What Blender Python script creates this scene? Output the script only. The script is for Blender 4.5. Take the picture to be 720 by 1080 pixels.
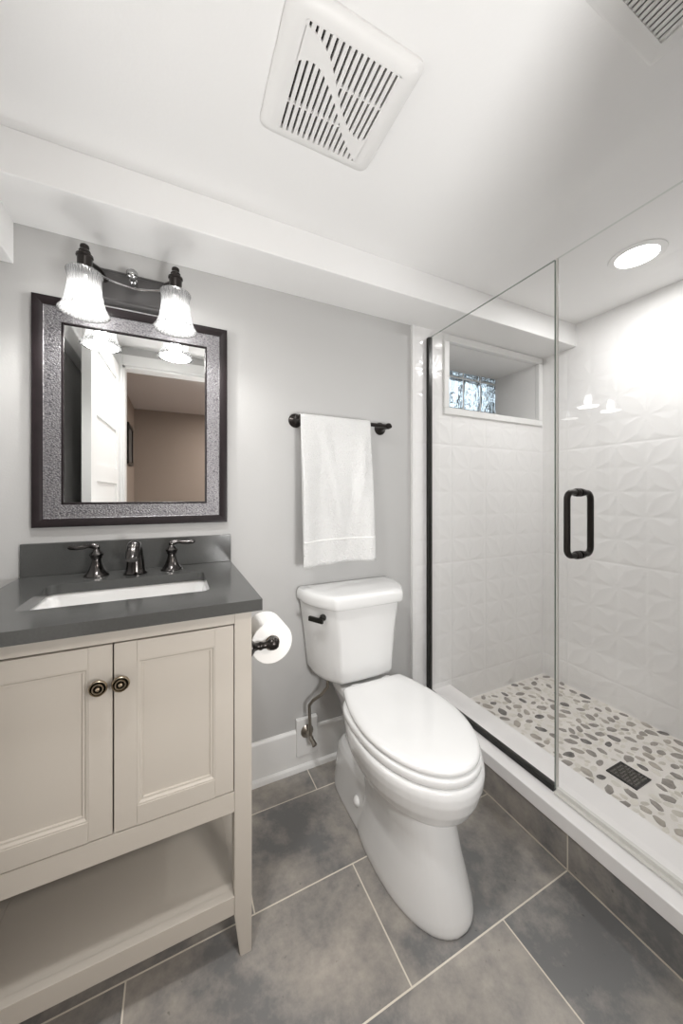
import bpy, bmesh, math, random
import numpy as np
from mathutils import Vector, Matrix
PI = math.pi
for o in list(bpy.data.objects): bpy.data.objects.remove(o)
scn = bpy.context.scene
C = bpy.data.collections.new('bathroom'); scn.collection.children.link(C)

# ------------------------------------------------------------------ camera
F, YAW, YH, CAMZ = 365.1, 25.596, 522.23, 1.1734
cam = bpy.data.cameras.new('camera'); camo = bpy.data.objects.new('camera', cam); C.objects.link(camo)
camo.location = (0, 0, CAMZ); camo.rotation_euler = (PI/2, 0, -math.radians(YAW))
cam.sensor_fit = 'VERTICAL'; cam.sensor_height = 24; cam.sensor_width = 16
cam.lens = F/1080*24; cam.shift_y = (YH-540)/1080; cam.clip_start = .01
scn.camera = camo

# ------------------------------------------------------------------ light and exposure
w = bpy.data.worlds.new('daylight'); scn.world = w; w.use_nodes = True
w.node_tree.nodes['Background'].inputs[0].default_value = (.80, .89, 1, 1)
w.node_tree.nodes['Background'].inputs[1].default_value = 2.0
scn.view_settings.view_transform = 'Standard'; scn.view_settings.look = 'None'
scn.view_settings.gamma = 1; scn.view_settings.use_curve_mapping = False
scn.view_settings.exposure = 0.48
scn.cycles.max_bounces = 14; scn.cycles.diffuse_bounces = 7; scn.cycles.glossy_bounces = 6
scn.cycles.transparent_max_bounces = 24; scn.cycles.transmission_bounces = 8
scn.cycles.sample_clamp_indirect = 6
scn.cycles.caustics_reflective = False; scn.cycles.caustics_refractive = False

def light(name, kind, loc, power, col=(1, 1, 1), rot=(0, 0, 0), **kw):
    l = bpy.data.lights.new(name, kind); l.energy = power; l.color = col
    for k, v in kw.items(): setattr(l, k, v)
    o = bpy.data.objects.new(name, l); C.objects.link(o); o.location = loc; o.rotation_euler = rot
    return o
# lamp bulbs in the two vanity shades, the recessed shower light, then added unseen fills: room ceiling, hall, behind the camera
BULB, DOWN_W, ROOM_FILL_W, HALL_FILL_W, CAM_FILL_W = 190, 4.3, 4.8, 18.0, 11.5
light('shower_downlight_light', 'AREA', (1.70, .755, 2.140), DOWN_W, (1, .99, .98), shape='DISK', size=.13, spread=math.radians(180))
for lx in (-.249, 0): light('lamp_mouth_light', 'AREA', (lx, 1.285, 1.7262), .5, (1, .985, .96), shape='DISK', size=.11)
light('added_room_fill', 'AREA', (-.05, .56, 2.140), ROOM_FILL_W, (1, .99, .98), shape='DISK', size=.13, spread=math.radians(150))  # added ceiling fill outside the view, brightens the room
light('added_camera_fill', 'AREA', (.42, -.22, 1.02), CAM_FILL_W, (1, .995, .985), rot=Vector((.62, .95, .42)).to_track_quat('-Z', 'Y').to_euler(), shape='DISK', size=.28)  # unseen fill behind the camera, no fixture, aimed up into the room
light('added_hall_fill', 'AREA', (.85, -.95, 2.12), HALL_FILL_W, (1, .93, .86), shape='DISK', size=.3)  # added lamp without fixture, lifts the hall in the mirror

# ------------------------------------------------------------------ helpers
def mat(name, col, rough=.5, metal=0, spec=.5, noise=None, bump=None, coat=0, emit=None):
    m = bpy.data.materials.new(name); m.use_nodes = True
    nt = m.node_tree; b = nt.nodes['Principled BSDF']
    b.inputs['Base Color'].default_value = (*col, 1); b.inputs['Roughness'].default_value = rough
    b.inputs['Metallic'].default_value = metal; b.inputs['Specular IOR Level'].default_value = spec
    b.inputs['Coat Weight'].default_value = coat; b.inputs['Coat Roughness'].default_value = .05
    tc = nt.nodes.new('ShaderNodeTexCoord')
    if noise:
        sc, amt = noise
        n = nt.nodes.new('ShaderNodeTexNoise'); n.inputs['Scale'].default_value = sc; n.inputs['Detail'].default_value = 5
        r = nt.nodes.new('ShaderNodeMapRange'); r.inputs[1].default_value = .3; r.inputs[2].default_value = .7
        r.inputs[3].default_value = 1-amt; r.inputs[4].default_value = 1+amt
        mx = nt.nodes.new('ShaderNodeMix'); mx.data_type = 'RGBA'; mx.blend_type = 'MULTIPLY'; mx.inputs[0].default_value = 1
        mx.inputs[6].default_value = (*col, 1)
        nt.links.new(tc.outputs['Object'], n.inputs['Vector']); nt.links.new(n.outputs['Fac'], r.inputs[0])
        nt.links.new(r.outputs[0], mx.inputs[7]); nt.links.new(mx.outputs[2], b.inputs['Base Color'])
    if bump:
        sc, st, dist = bump
        n = nt.nodes.new('ShaderNodeTexNoise'); n.inputs['Scale'].default_value = sc; n.inputs['Detail'].default_value = 3
        bp = nt.nodes.new('ShaderNodeBump'); bp.inputs['Strength'].default_value = st; bp.inputs['Distance'].default_value = dist
        nt.links.new(tc.outputs['Object'], n.inputs['Vector']); nt.links.new(n.outputs['Fac'], bp.inputs['Height'])
        nt.links.new(bp.outputs[0], b.inputs['Normal'])
    if emit:
        b.inputs['Emission Color'].default_value = (*emit[0], 1); b.inputs['Emission Strength'].default_value = emit[1]
    return m

def math_node(nt, op, a, b=None, c=None):
    n = nt.nodes.new('ShaderNodeMath'); n.operation = op
    for i, v in enumerate((a, b, c)):
        if v is None: continue
        if isinstance(v, (int, float)): n.inputs[i].default_value = v
        else: nt.links.new(v, n.inputs[i])
    return n.outputs[0]

def new_bm(): return bmesh.new()
def box(bm, x0, x1, y0, y1, z0, z1, bev=0, seg=2, mi=0, mtx=None):
    vs = [bm.verts.new((x, y, z)) for z in (z0, z1) for y in (y0, y1) for x in (x0, x1)]
    fs = [bm.faces.new([vs[i] for i in q]) for q in ((0,2,3,1),(4,5,7,6),(0,1,5,4),(2,6,7,3),(0,4,6,2),(1,3,7,5))]
    for f in fs: f.material_index = mi
    if mtx is not None:
        for v in vs: v.co = mtx @ v.co
    if bev > 0:
        es = list({e for f in fs for e in f.edges})
        r = bmesh.ops.bevel(bm, geom=es, offset=bev, segments=seg, profile=.5, affect='EDGES')
        for f in r['faces']: f.material_index = mi
def tube(bm, pts, rad, n=12, cap=True, mi=0):
    pts = [Vector(p) for p in pts]; N = len(pts)
    rads = rad if isinstance(rad, (list, tuple)) else [rad]*N
    t0 = (pts[1]-pts[0]).normalized()
    up = Vector((0,0,1)) if abs(t0.z) < .9 else Vector((1,0,0))
    a = t0.cross(up).normalized(); rings = []
    for i, p in enumerate(pts):
        t = (pts[min(i+1,N-1)]-pts[max(i-1,0)]).normalized()
        a = (a - t*a.dot(t)).normalized(); b = t.cross(a)
        rings.append([bm.verts.new(p+(a*math.cos(2*PI*k/n)+b*math.sin(2*PI*k/n))*rads[i]) for k in range(n)])
    for i in range(N-1):
        for k in range(n):
            f = bm.faces.new((rings[i][k], rings[i][(k+1)%n], rings[i+1][(k+1)%n], rings[i+1][k])); f.material_index = mi
    if cap: bm.faces.new(rings[0][::-1]).material_index = mi; bm.faces.new(rings[-1]).material_index = mi
def lathe(bm, prof, org, axis='Z', n=32, mi=0, flute=0, fl_n=0):
    rings = []
    for r, h in prof:
        ring = []
        for k in range(n):
            t = 2*PI*k/n; rr = r*(1+(flute*math.cos(fl_n*t) if fl_n else 0))
            c, s_ = rr*math.cos(t), rr*math.sin(t)
            v = {'Z': (c, s_, h), 'X': (h, c, s_), 'Y': (c, h, s_)}[axis]
            ring.append(bm.verts.new(Vector(org)+Vector(v)))
        rings.append(ring)
    for i in range(len(rings)-1):
        for k in range(n):
            bm.faces.new((rings[i][k], rings[i][(k+1)%n], rings[i+1][(k+1)%n], rings[i+1][k])).material_index = mi
    if prof[0][0] > 1e-5 and not fl_n: bm.faces.new(rings[0][::-1]).material_index = mi
    if prof[-1][0] > 1e-5 and not fl_n: bm.faces.new(rings[-1]).material_index = mi
def loft(bm, rings, cap=True, mi=0):
    R = [[bm.verts.new(p) for p in r] for r in rings]; n = len(R[0])
    for i in range(len(R)-1):
        for k in range(n):
            bm.faces.new((R[i][k], R[i][(k+1)%n], R[i+1][(k+1)%n], R[i+1][k])).material_index = mi
    if cap: bm.faces.new(R[0][::-1]).material_index = mi; bm.faces.new(R[-1]).material_index = mi
def prism(bm, poly, z0, z1, mi=0):
    loft(bm, [[(x, y, z0) for x, y in poly], [(x, y, z1) for x, y in poly]], mi=mi)
def obj(name, bm, m, parent=None, smooth=True, ang=38, label=None):
    bmesh.ops.remove_doubles(bm, verts=bm.verts, dist=1e-6)
    bmesh.ops.recalc_face_normals(bm, faces=bm.faces)
    me = bpy.data.meshes.new(name); bm.to_mesh(me); bm.free()
    for x in (m if isinstance(m, (list, tuple)) else [m]): me.materials.append(x)
    if smooth:
        me.shade_smooth(); me.set_sharp_from_angle(angle=math.radians(ang))
    o = bpy.data.objects.new(name, me); C.objects.link(o)
    if parent is not None:
        o.parent = parent; o.location = (0, 0, 0)
        o.matrix_parent_inverse = parent.matrix_basis.inverted()
    if smooth and ang <= 40:
        wn = o.modifiers.new('weighted_normals', 'WEIGHTED_NORMAL'); wn.keep_sharp = True; wn.weight = 80
    if label: o['label'] = label
    return o
def thing(name, label, cat, loc=(0,0,0), group=None):
    o = bpy.data.objects.new(name, None); C.objects.link(o); o.location = loc; o.empty_display_size = .05
    o['label'] = label; o['category'] = cat
    if group: o['group'] = group
    return o
def tag(o, label, cat, group=None):
    o['label'] = label; o['category'] = cat
    if group: o['group'] = group
    return o
def struct(o, label=None):
    o['kind'] = 'structure'
    if label: o['label'] = label
    return o

# ------------------------------------------------------------------ key planes
D, YT, YS = 1.4246, 1.4134, 1.2126          # back wall, tile face, soffit face
ZC, ZS = 2.153, 2.028                        # ceiling, soffit underside
XR, XL, XT = 2.077, -.505, 1.0743             # shower wall, left wall, where the tile starts
YF = .15                                     # inner face of the wall with the doorway
X0C, XG = 1.097, 1.1658                      # curb face, glass plane

M = {}
M['wall'] = mat('grey_wall_paint', (.50,.497,.49), .6, bump=(160,.12,.002))
M['ceil'] = mat('white_ceiling_paint', (.85,.847,.842), .7, bump=(120,.1,.002))
M['trim'] = mat('white_trim_paint', (.82,.82,.81), .35)
M['taupe'] = mat('taupe_hall_paint', (.30,.25,.215), .7)
M['hceil'] = mat('hall_ceiling_paint', (.62,.57,.54), .8)
M['ceramic'] = mat('white_glazed_ceramic', (.74,.74,.735), .12, spec=.5, coat=.5)
M['plastic'] = mat('white_plastic', (.78,.775,.765), .45)
M['seat'] = mat('white_seat_plastic', (.74,.74,.735), .16, coat=.3)
M['bronze'] = mat('oil_rubbed_bronze', (.030,.026,.024), .28, metal=.75, spec=.6)
M['gunmetal'] = mat('dark_gunmetal_faucet', (.075,.070,.068), .2, metal=1)
M['black'] = mat('black_metal', (.012,.012,.010), .3, metal=.3)
M['greige'] = mat('greige_cabinet_paint', (.50,.465,.415), .38, noise=(3,.02))
M['quartz'] = mat('dark_grey_quartz', (.066,.067,.065), .16, noise=(220,.08))
M['marble'] = mat('white_quartz_threshold', (.90,.885,.88), .25, noise=(6,.03))
M['knob'] = mat('antique_brass', (.42,.35,.26), .35, metal=1)
M['knobdark'] = mat('antique_brass_recess', (.02,.015,.01), .6, metal=.6)
M['steel'] = mat('brushed_nickel', (.36,.33,.29), .3, metal=1)
M['dark'] = mat('dark_cavity', (.02,.02,.02), .9)
M['paper'] = mat('white_tissue_paper', (.84,.83,.81), .9, bump=(300,.2,.001))
M['mirror'] = mat('mirror_silver', (.93,.935,.93), .0, metal=1)
M['plate'] = mat('soft_bronze_plate', (.085,.082,.082), .42, metal=.6)
M['silver'] = mat('thin_silver_rod', (.42,.42,.42), .2, metal=1)
M['clearplastic'] = mat('pale_vinyl_seal', (.72,.71,.68), .25)

def glass_mat(name, tint, ior=1.5):
    m = bpy.data.materials.new(name); m.use_nodes = True; nt = m.node_tree; nt.nodes.clear()
    out = nt.nodes.new('ShaderNodeOutputMaterial'); mx = nt.nodes.new('ShaderNodeMixShader')
    fr = nt.nodes.new('ShaderNodeFresnel'); fr.inputs[0].default_value = ior
    tr = nt.nodes.new('ShaderNodeBsdfTransparent'); tr.inputs[0].default_value = (*tint, 1)
    gl = nt.nodes.new('ShaderNodeBsdfGlossy'); gl.inputs['Roughness'].default_value = 0
    # reflection only where the ray enters, so the inner side of the slab does not turn into a perfect mirror
    geo = nt.nodes.new('ShaderNodeNewGeometry')
    fac = math_node(nt, 'MULTIPLY', fr.outputs[0], math_node(nt, 'SUBTRACT', 1.0, geo.outputs['Backfacing']))
    nt.links.new(fac, mx.inputs[0]); nt.links.new(tr.outputs[0], mx.inputs[1]); nt.links.new(gl.outputs[0], mx.inputs[2])
    nt.links.new(mx.outputs[0], out.inputs[0]); return m
M['glass'] = glass_mat('clear_shower_glass', (.992,.992,.990))
M['glassedge'] = mat('green_glass_edge', (.25,.30,.27), .1, spec=.8)
M['glassedge_light'] = mat('pale_glass_edge', (.75,.78,.75), .1, spec=.8)

# fluted shade glass: lets the bulb through, scatters some
def shade_mat():
    m = bpy.data.materials.new('frosted_ribbed_glass'); m.use_nodes = True; nt = m.node_tree; nt.nodes.clear()
    out = nt.nodes.new('ShaderNodeOutputMaterial')
    tr = nt.nodes.new('ShaderNodeBsdfTransparent'); tr.inputs[0].default_value = (.9,.9,.9,1)
    tl = nt.nodes.new('ShaderNodeBsdfTranslucent'); tl.inputs[0].default_value = (.10,.10,.10,1)
    df = nt.nodes.new('ShaderNodeBsdfDiffuse'); df.inputs[0].default_value = (.28,.28,.28,1)
    gl = nt.nodes.new('ShaderNodeBsdfGlossy'); gl.inputs['Roughness'].default_value = .15
    tc = nt.nodes.new('ShaderNodeTexCoord'); sp = nt.nodes.new('ShaderNodeSeparateXYZ')
    nt.links.new(tc.outputs['Object'], sp.inputs[0])
    ang = math_node(nt, 'ARCTAN2', sp.outputs[1], sp.outputs[0])
    s = math_node(nt, 'SINE', math_node(nt, 'MULTIPLY', ang, 36))
    fac = math_node(nt, 'MULTIPLY_ADD', s, .12, .60)
    a = nt.nodes.new('ShaderNodeMixShader'); a.inputs[0].default_value = .35
    nt.links.new(tl.outputs[0], a.inputs[1]); nt.links.new(df.outputs[0], a.inputs[2])
    b = nt.nodes.new('ShaderNodeMixShader'); nt.links.new(fac, b.inputs[0])
    nt.links.new(tr.outputs[0], b.inputs[1]); nt.links.new(a.outputs[0], b.inputs[2])
    c = nt.nodes.new('ShaderNodeMixShader'); c.inputs[0].default_value = .04
    nt.links.new(b.outputs[0], c.inputs[1]); nt.links.new(gl.outputs[0], c.inputs[2])
    nt.links.new(c.outputs[0], out.inputs[0]); return m
M['shade'] = shade_mat()
M['bulb'] = mat('glowing_frosted_bulb', (.9,.9,.9), .4, emit=((1,.985,.96), BULB))
M['downglow'] = mat('glowing_lens', (.9,.9,.9), .4, emit=((1,.98,.95), 9))

# large grey floor tiles in running bond, pale grout; axes: which object coordinates run along / across
def tile_mat(name, along, across, a0, c0, la, lc, stagger, grout=.0020, tilt=0):
    m = bpy.data.materials.new(name); m.use_nodes = True; nt = m.node_tree; b = nt.nodes['Principled BSDF']
    tc = nt.nodes.new('ShaderNodeTexCoord'); sp = nt.nodes.new('ShaderNodeSeparateXYZ')
    nt.links.new(tc.outputs['Object'], sp.inputs[0])
    u = math_node(nt, 'SUBTRACT', sp.outputs[along], a0); v = math_node(nt, 'SUBTRACT', sp.outputs[across], c0)
    vr = math_node(nt, 'DIVIDE', v, lc); row = math_node(nt, 'FLOOR', vr)
    odd = math_node(nt, 'FLOORED_MODULO', row, 2.0)
    ur = math_node(nt, 'ADD', math_node(nt, 'DIVIDE', u, la), math_node(nt, 'MULTIPLY', odd, stagger))
    fu = math_node(nt, 'FRACT', ur); fv = math_node(nt, 'FRACT', vr); col = math_node(nt, 'FLOOR', ur)
    du = math_node(nt, 'MULTIPLY', math_node(nt, 'MINIMUM', fu, math_node(nt, 'SUBTRACT', 1.0, fu)), la)
    dv = math_node(nt, 'MULTIPLY', math_node(nt, 'MINIMUM', fv, math_node(nt, 'SUBTRACT', 1.0, fv)), lc)
    d = math_node(nt, 'MINIMUM', du, dv); g = math_node(nt, 'LESS_THAN', d, grout)
    cmb = nt.nodes.new('ShaderNodeCombineXYZ'); nt.links.new(row, cmb.inputs[0]); nt.links.new(col, cmb.inputs[1])
    wn = nt.nodes.new('ShaderNodeTexWhiteNoise'); nt.links.new(cmb.outputs[0], wn.inputs[0])
    off = nt.nodes.new('ShaderNodeVectorMath'); off.operation = 'MULTIPLY_ADD'
    nt.links.new(wn.outputs['Color'], off.inputs[0]); off.inputs[1].default_value = (7,7,7); nt.links.new(tc.outputs['Object'], off.inputs[2])
    n1 = nt.nodes.new('ShaderNodeTexNoise'); n1.inputs['Scale'].default_value = 3.2; n1.inputs['Detail'].default_value = 6; n1.inputs['Roughness'].default_value = .55; n1.inputs['Distortion'].default_value = .5
    n2 = nt.nodes.new('ShaderNodeTexNoise'); n2.inputs['Scale'].default_value = 22; n2.inputs['Detail'].default_value = 8; n2.inputs['Roughness'].default_value = .7
    nt.links.new(off.outputs[0], n1.inputs['Vector']); nt.links.new(off.outputs[0], n2.inputs['Vector'])
    r = nt.nodes.new('ShaderNodeValToRGB'); cr = r.color_ramp
    cr.elements[0].position = .41; cr.elements[0].color = (.175,.174,.174,1)
    cr.elements[1].position = .62; cr.elements[1].color = (.42,.385,.345,1)
    e = cr.elements.new(.5); e.color = (.29,.272,.252,1)
    f = math_node(nt, 'ADD', math_node(nt, 'MULTIPLY', n1.outputs[0], .66), math_node(nt, 'MULTIPLY', n2.outputs[0], .34))
    nt.links.new(f, r.inputs[0])
    n3 = nt.nodes.new('ShaderNodeTexNoise'); n3.inputs['Scale'].default_value = 55; n3.inputs['Detail'].default_value = 2
    nt.links.new(off.outputs[0], n3.inputs['Vector'])
    pit = nt.nodes.new('ShaderNodeMapRange'); nt.links.new(n3.outputs[0], pit.inputs[0]); pit.inputs[1].default_value = .72; pit.inputs[2].default_value = .78; pit.inputs[3].default_value = 1; pit.inputs[4].default_value = .6
    pm = nt.nodes.new('ShaderNodeMix'); pm.data_type = 'RGBA'; pm.blend_type = 'MULTIPLY'; pm.inputs[0].default_value = 1
    nt.links.new(r.outputs[0], pm.inputs[6]); nt.links.new(pit.outputs[0], pm.inputs[7])
    mx = nt.nodes.new('ShaderNodeMix'); mx.data_type = 'RGBA'; nt.links.new(g, mx.inputs[0])
    nt.links.new(pm.outputs[2], mx.inputs[6]); mx.inputs[7].default_value = (.72,.67,.58,1)
    nt.links.new(mx.outputs[2], b.inputs['Base Color'])
    rr = math_node(nt, 'MULTIPLY_ADD', n2.outputs[0], .25, .26); nt.links.new(math_node(nt, 'MAXIMUM', rr, math_node(nt, 'MULTIPLY', g, .8)), b.inputs['Roughness'])
    bp = nt.nodes.new('ShaderNodeBump'); bp.inputs['Strength'].default_value = .5; bp.inputs['Distance'].default_value = .0015
    nt.links.new(math_node(nt, 'SUBTRACT', math_node(nt, 'MULTIPLY', n2.outputs[0], .25), g), bp.inputs['Height']); nt.links.new(bp.outputs[0], b.inputs['Normal'])
    return m
Y3 = .6712
M['floor'] = tile_mat('grey_stone_floor_tile', 0, 1, .508, Y3, .6165, .308, .5)
M['curbtile'] = tile_mat('grey_stone_curb_tile', 1, 2, Y3, .0, .6165, .40, 0)

# ------------------------------------------------------------------ room shell
bm = new_bm(); box(bm, -1.6, XG, -1.9, D+.1, -.08, 0); struct(obj('floor', bm, M['floor'], smooth=False))
bm = new_bm(); box(bm, XL-.1, 2.3, .05, D+.1, ZC, ZC+.1); struct(obj('ceiling', bm, M['ceil'], smooth=False))
# back wall left of the tile, and around the shower niche window
WX0, WX1, WZ0, WZ1, YW = 1.302, 2.022, 1.635, 1.984, 1.724
bm = new_bm(); box(bm, XL-.1, XT, D, D+.12, 0, ZC)
box(bm, XT, WX0, D, D+.12, 0, ZC); box(bm, WX1, 2.3, D, D+.12, 0, ZC)
box(bm, WX0, WX1, D, D+.12, 0, WZ0); box(bm, WX0, WX1, D, D+.12, WZ1, ZC)
struct(obj('wall_back', bm, M['wall'], smooth=False))
bm = new_bm(); box(bm, XL-.1, XL, .05, D, 0, ZC); struct(obj('wall_left', bm, M['wall'], smooth=False))
bm = new_bm(); box(bm, XR+.012, XR+.12, .05, D, 0, ZC); struct(obj('wall_right', bm, M['wall'], smooth=False))
OX0, OX1, OZ = -.315, .62, 2.03
bm = new_bm(); box(bm, XL-.1, OX0, .05, YF, 0, ZC); box(bm, OX1, 2.2, .05, YF, 0, ZC); box(bm, OX0, OX1, .05, YF, OZ, ZC)
struct(obj('wall_front', bm, M['wall'], smooth=False))
# boxed soffits
bm = new_bm(); box(bm, XL, XR+.01, YS, D, ZS, ZC, bev=.003, seg=2); struct(obj('ceiling_soffit', bm, M['ceil'], smooth=False), 'boxed soffit running along the back wall under the ceiling')
bm = new_bm(); box(bm, XL, -.4575, YF, D, 1.899, ZC, bev=.003); struct(obj('ceiling_duct', bm, M['ceil'], smooth=False), 'boxed duct along the left wall under the ceiling')
# door casing round the doorway
bm = new_bm()
for y0, y1 in ((YF, YF+.016), (.034, .05)):
    box(bm, OX1, OX1+.07, y0, y1, 0, OZ+.07, bev=.004); box(bm, OX0-.07, OX0, y0, y1, 0, OZ+.07, bev=.004)
    box(bm, OX0, OX1, y0, y1, OZ, OZ+.07, bev=.004)
box(bm, OX0-.001, OX0+.012, .05, YF, 0, OZ); box(bm, OX1-.012, OX1+.001, .05, YF, 0, OZ); box(bm, OX0, OX1, .05, YF, OZ-.012, OZ+.001)
struct(obj('trim_1', bm, M['trim'], smooth=False), 'white casing around the doorway seen in the mirror')
# baseboard with a raised block behind the supply valve and a shoe moulding
BX0, BX1 = XL, XT-.004
bm = new_bm()
prof = [(0,0),(.028,0),(.028,.008),(.024,.017),(.016,.021),(.014,.022),(.014,.155),(.010,.163),(.004,.168),(0,.168)]
loft(bm, [[(BX0, D-a, b) for a, b in prof], [(BX1, D-a, b) for a, b in prof]])
box(bm, .462, .557, D-.022, D-.001, .06, .216, bev=.004)
struct(obj('baseboard_back', bm, M['trim'], ang=30), 'white baseboard below the grey wall behind the toilet')
bm = new_bm(); loft(bm, [[(XL+a, YF+.02, b) for a, b in prof], [(XL+a, D-.03, b) for a, b in prof]]); struct(obj('baseboard_left', bm, M['trim'], ang=30))

# hall beyond the doorway (seen in the mirror)
bm = new_bm(); box(bm, -.52, -.42, -1.8, .05, 0, 2.16); box(bm, -.52, 1.4, -1.8, -1.7, 0, 2.16); box(bm, 1.3, 1.4, -1.7, .05, 0, 2.16)
box(bm, -.42, OX0-.07, .03, .05, 0, 2.16); box(bm, OX1+.07, 1.3, .03, .05, 0, 2.16); box(bm, OX0-.07, OX1+.07, .03, .05, OZ+.07, 2.16)
struct(obj('wall_hall', bm, M['taupe'], smooth=False), 'taupe hallway walls seen in the mirror')
bm = new_bm(); box(bm, -.52, 1.4, -1.8, .05, 2.15, 2.2); struct(obj('ceiling_hall', bm, M['hceil'], smooth=False))

# ------------------------------------------------------------------ relief wall tile (two petals across, five high per tile)
S = .1252
def tile_wall_mat():
    m = mat('white_relief_tile', (.87,.865,.86), .22, coat=.2); return m
M['tile'] = tile_wall_mat()
M['tgrout'] = mat('white_tile_grout', (.74,.73,.71), .7)
def relief(u, v, iu, iv):
    """height over a cell; u, v in 0..1 inside the cell"""
    flip = ((iu+iv) % 2) == 1
    uu = np.where(flip, 1-u, u)                       # leaf along uu = v
    d1 = np.hypot(uu-1, v); d2 = np.hypot(uu, v-1)
    inside = (d1 < 1) & (d2 < 1)
    q = np.clip(np.abs(uu+v-1), 0, 1)                                # 0 at the middle, 1 at the tips
    m = np.clip(np.minimum(1-d1, 1-d2)/.293, 0, 1)
    leaf = .0026*(1-q**2)-.0013*(1-(1-m)**2)       # scooped petal with a raised rim
    near = np.where(d1 >= 1, np.minimum(uu, 1-v), np.minimum(1-uu, v))
    star = .0092*np.clip(near, 0, .3)              # the rest falls to the cell sides
    return np.where(inside, leaf, star)
def tile_grid(name, axis, a0, a1, z0, z1, amod, plane, label, hole=None):
    st = .0052
    na = int(round((a1-a0)/st)); nz = int(round((z1-z0)/st))
    A = np.linspace(a0, a1, na+1); Z = np.linspace(z0, z1, nz+1)
    AA, ZZ = np.meshgrid(A, Z, indexing='ij')
    ca = (AA-amod)/S; cz = (ZZ-.189)/S
    iu = np.floor(ca+1e-9); iv = np.floor(cz+1e-9)
    h = relief(ca-iu, cz-iv, iu, iv)
    ea = np.abs(((ca+1) % 2)-1)*S; ez = np.abs(((cz+2.5) % 5)-2.5)*S
    g = np.minimum(ea, ez); h = np.where(g < .0022, -.0012, h)
    if axis == 'X': P = np.stack([AA, plane-h+.0*AA, ZZ], -1)
    else: P = np.stack([plane-h, AA, ZZ], -1)
    P = P.reshape(-1, 3)
    idx = np.arange((na+1)*(nz+1)).reshape(na+1, nz+1)
    q = np.stack([idx[:-1,:-1], idx[1:,:-1], idx[1:,1:], idx[:-1,1:]], -1).reshape(-1, 4)
    ctr = P[q].mean(1)
    keep = np.ones(len(q), bool)
    if hole:
        hx0, hx1, hz0, hz1 = hole
        keep = ~((ctr[:,0] > hx0) & (ctr[:,0] < hx1) & (ctr[:,2] > hz0) & (ctr[:,2] < hz1))
    q = q[keep]; gf = (g.reshape(-1)[q].min(1) < .0022) & (g.reshape(-1)[q].max(1) < .0075)
    if axis == 'Y': q = q[:, ::-1]
    me = bpy.data.meshes.new(name)
    me.from_pydata(P.tolist(), [], q.tolist())
    me.materials.append(M['tile']); me.materials.append(M['tgrout'])
    me.shade_smooth()
    o = bpy.data.objects.new(name, me); C.objects.link(o); struct(o, label)
    return o
tile_grid('wall_tile_back', 'X', XT, XR, .04, ZS, 1.3285, YT, 'white petal relief tile on the shower back wall', hole=(WX0-.004, WX1+.004, WZ0-.004, WZ1+.004))
tile_grid('wall_tile_right', 'Y', .15, YT, .04, ZC, .76, XR, 'white petal relief tile on the long shower wall')
bm = new_bm(); box(bm, XT-.006, XT+.004, YT-.006, D, 0, ZS, bev=.002); struct(obj('trim_2', bm, M['trim']), 'white edge strip where the grey wall meets the shower tile')

# ------------------------------------------------------------------ niche window with glass blocks
bm = new_bm()
box(bm, WX0-.02, WX1+.02, D+.12, YW+.12, WZ0-.02, WZ0); box(bm, WX0-.02, WX1+.02, D+.12, YW+.12, WZ1, WZ1+.02)
box(bm, WX0-.02, WX0, D+.12, YW+.12, WZ0, WZ1); box(bm, WX1, WX1+.02, D+.12, YW+.12, WZ0, WZ1)
box(bm, WX0-.0005, WX0+.001, D, D+.121, WZ0, WZ1); box(bm, WX1-.001, WX1+.0005, D, D+.121, WZ0, WZ1)
box(bm, WX0, WX1, D, D+.121, WZ0-.0005, WZ0+.001); box(bm, WX0, WX1, D, D+.121, WZ1-.001, WZ1+.0005)
struct(obj('wall_niche', bm, M['ceil'], smooth=False), 'plain white sides of the window recess above the shower')
bm = new_bm()
T = .034; y0, y1 = YT-.014, D
box(bm, WX0-T, WX1+T, y0, y1, WZ0-T, WZ0, bev=.003); box(bm, WX0-T, WX1+T, y0, y1, WZ1, WZ1+T, bev=.003)
box(bm, WX0-T, WX0, y0, y1, WZ0, WZ1, bev=.003); box(bm, WX1, WX1+T, y0, y1, WZ0, WZ1, bev=.003)
struct(obj('trim_3', bm, M['trim'], smooth=False), 'white frame around the shower window recess')
def block_glass():
    m = bpy.data.materials.new('wavy_glass_block'); m.use_nodes = True; nt = m.node_tree; b = nt.nodes['Principled BSDF']
    b.inputs['Base Color'].default_value = (.72,.82,.86,1); b.inputs['Roughness'].default_value = .04
    b.inputs['Transmission Weight'].default_value = .92; b.inputs['IOR'].default_value = 1.45
    tc = nt.nodes.new('ShaderNodeTexCoord'); n = nt.nodes.new('ShaderNodeTexNoise'); n.inputs['Scale'].default_value = 16; n.inputs['Detail'].default_value = 1; n.inputs['Distortion'].default_value = 1.2
    mp = nt.nodes.new('ShaderNodeMapping'); mp.inputs['Scale'].default_value = (1.6,1,.7)
    nt.links.new(tc.outputs['Object'], mp.inputs[0]); nt.links.new(mp.outputs[0], n.inputs['Vector'])
    bp = nt.nodes.new('ShaderNodeBump'); bp.inputs['Strength'].default_value = 1; bp.inputs['Distance'].default_value = .03
    nt.links.new(n.outputs[0], bp.inputs['Height']); nt.links.new(bp.outputs[0], b.inputs['Normal']); return m
M['block'] = block_glass()
win = thing('window_1', 'glass block window at the back of the shower recess', 'window', (1.66, YW, WZ0)); del win['category']; struct(win)
cols = [(1.302,1.406),(1.416,1.562),(1.572,1.718),(1.728,1.874),(1.884,2.022)]
rows = [(WZ0, 1.735), (1.745, 1.943), (1.953, WZ1)]
bm = new_bm()
for i in range(4): box(bm, cols[i][1], cols[i+1][0], YW+.002, YW+.07, WZ0, WZ1)
for i in range(2): box(bm, WX0, WX1, YW+.003, YW+.07, rows[i][1], rows[i+1][0])
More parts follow.
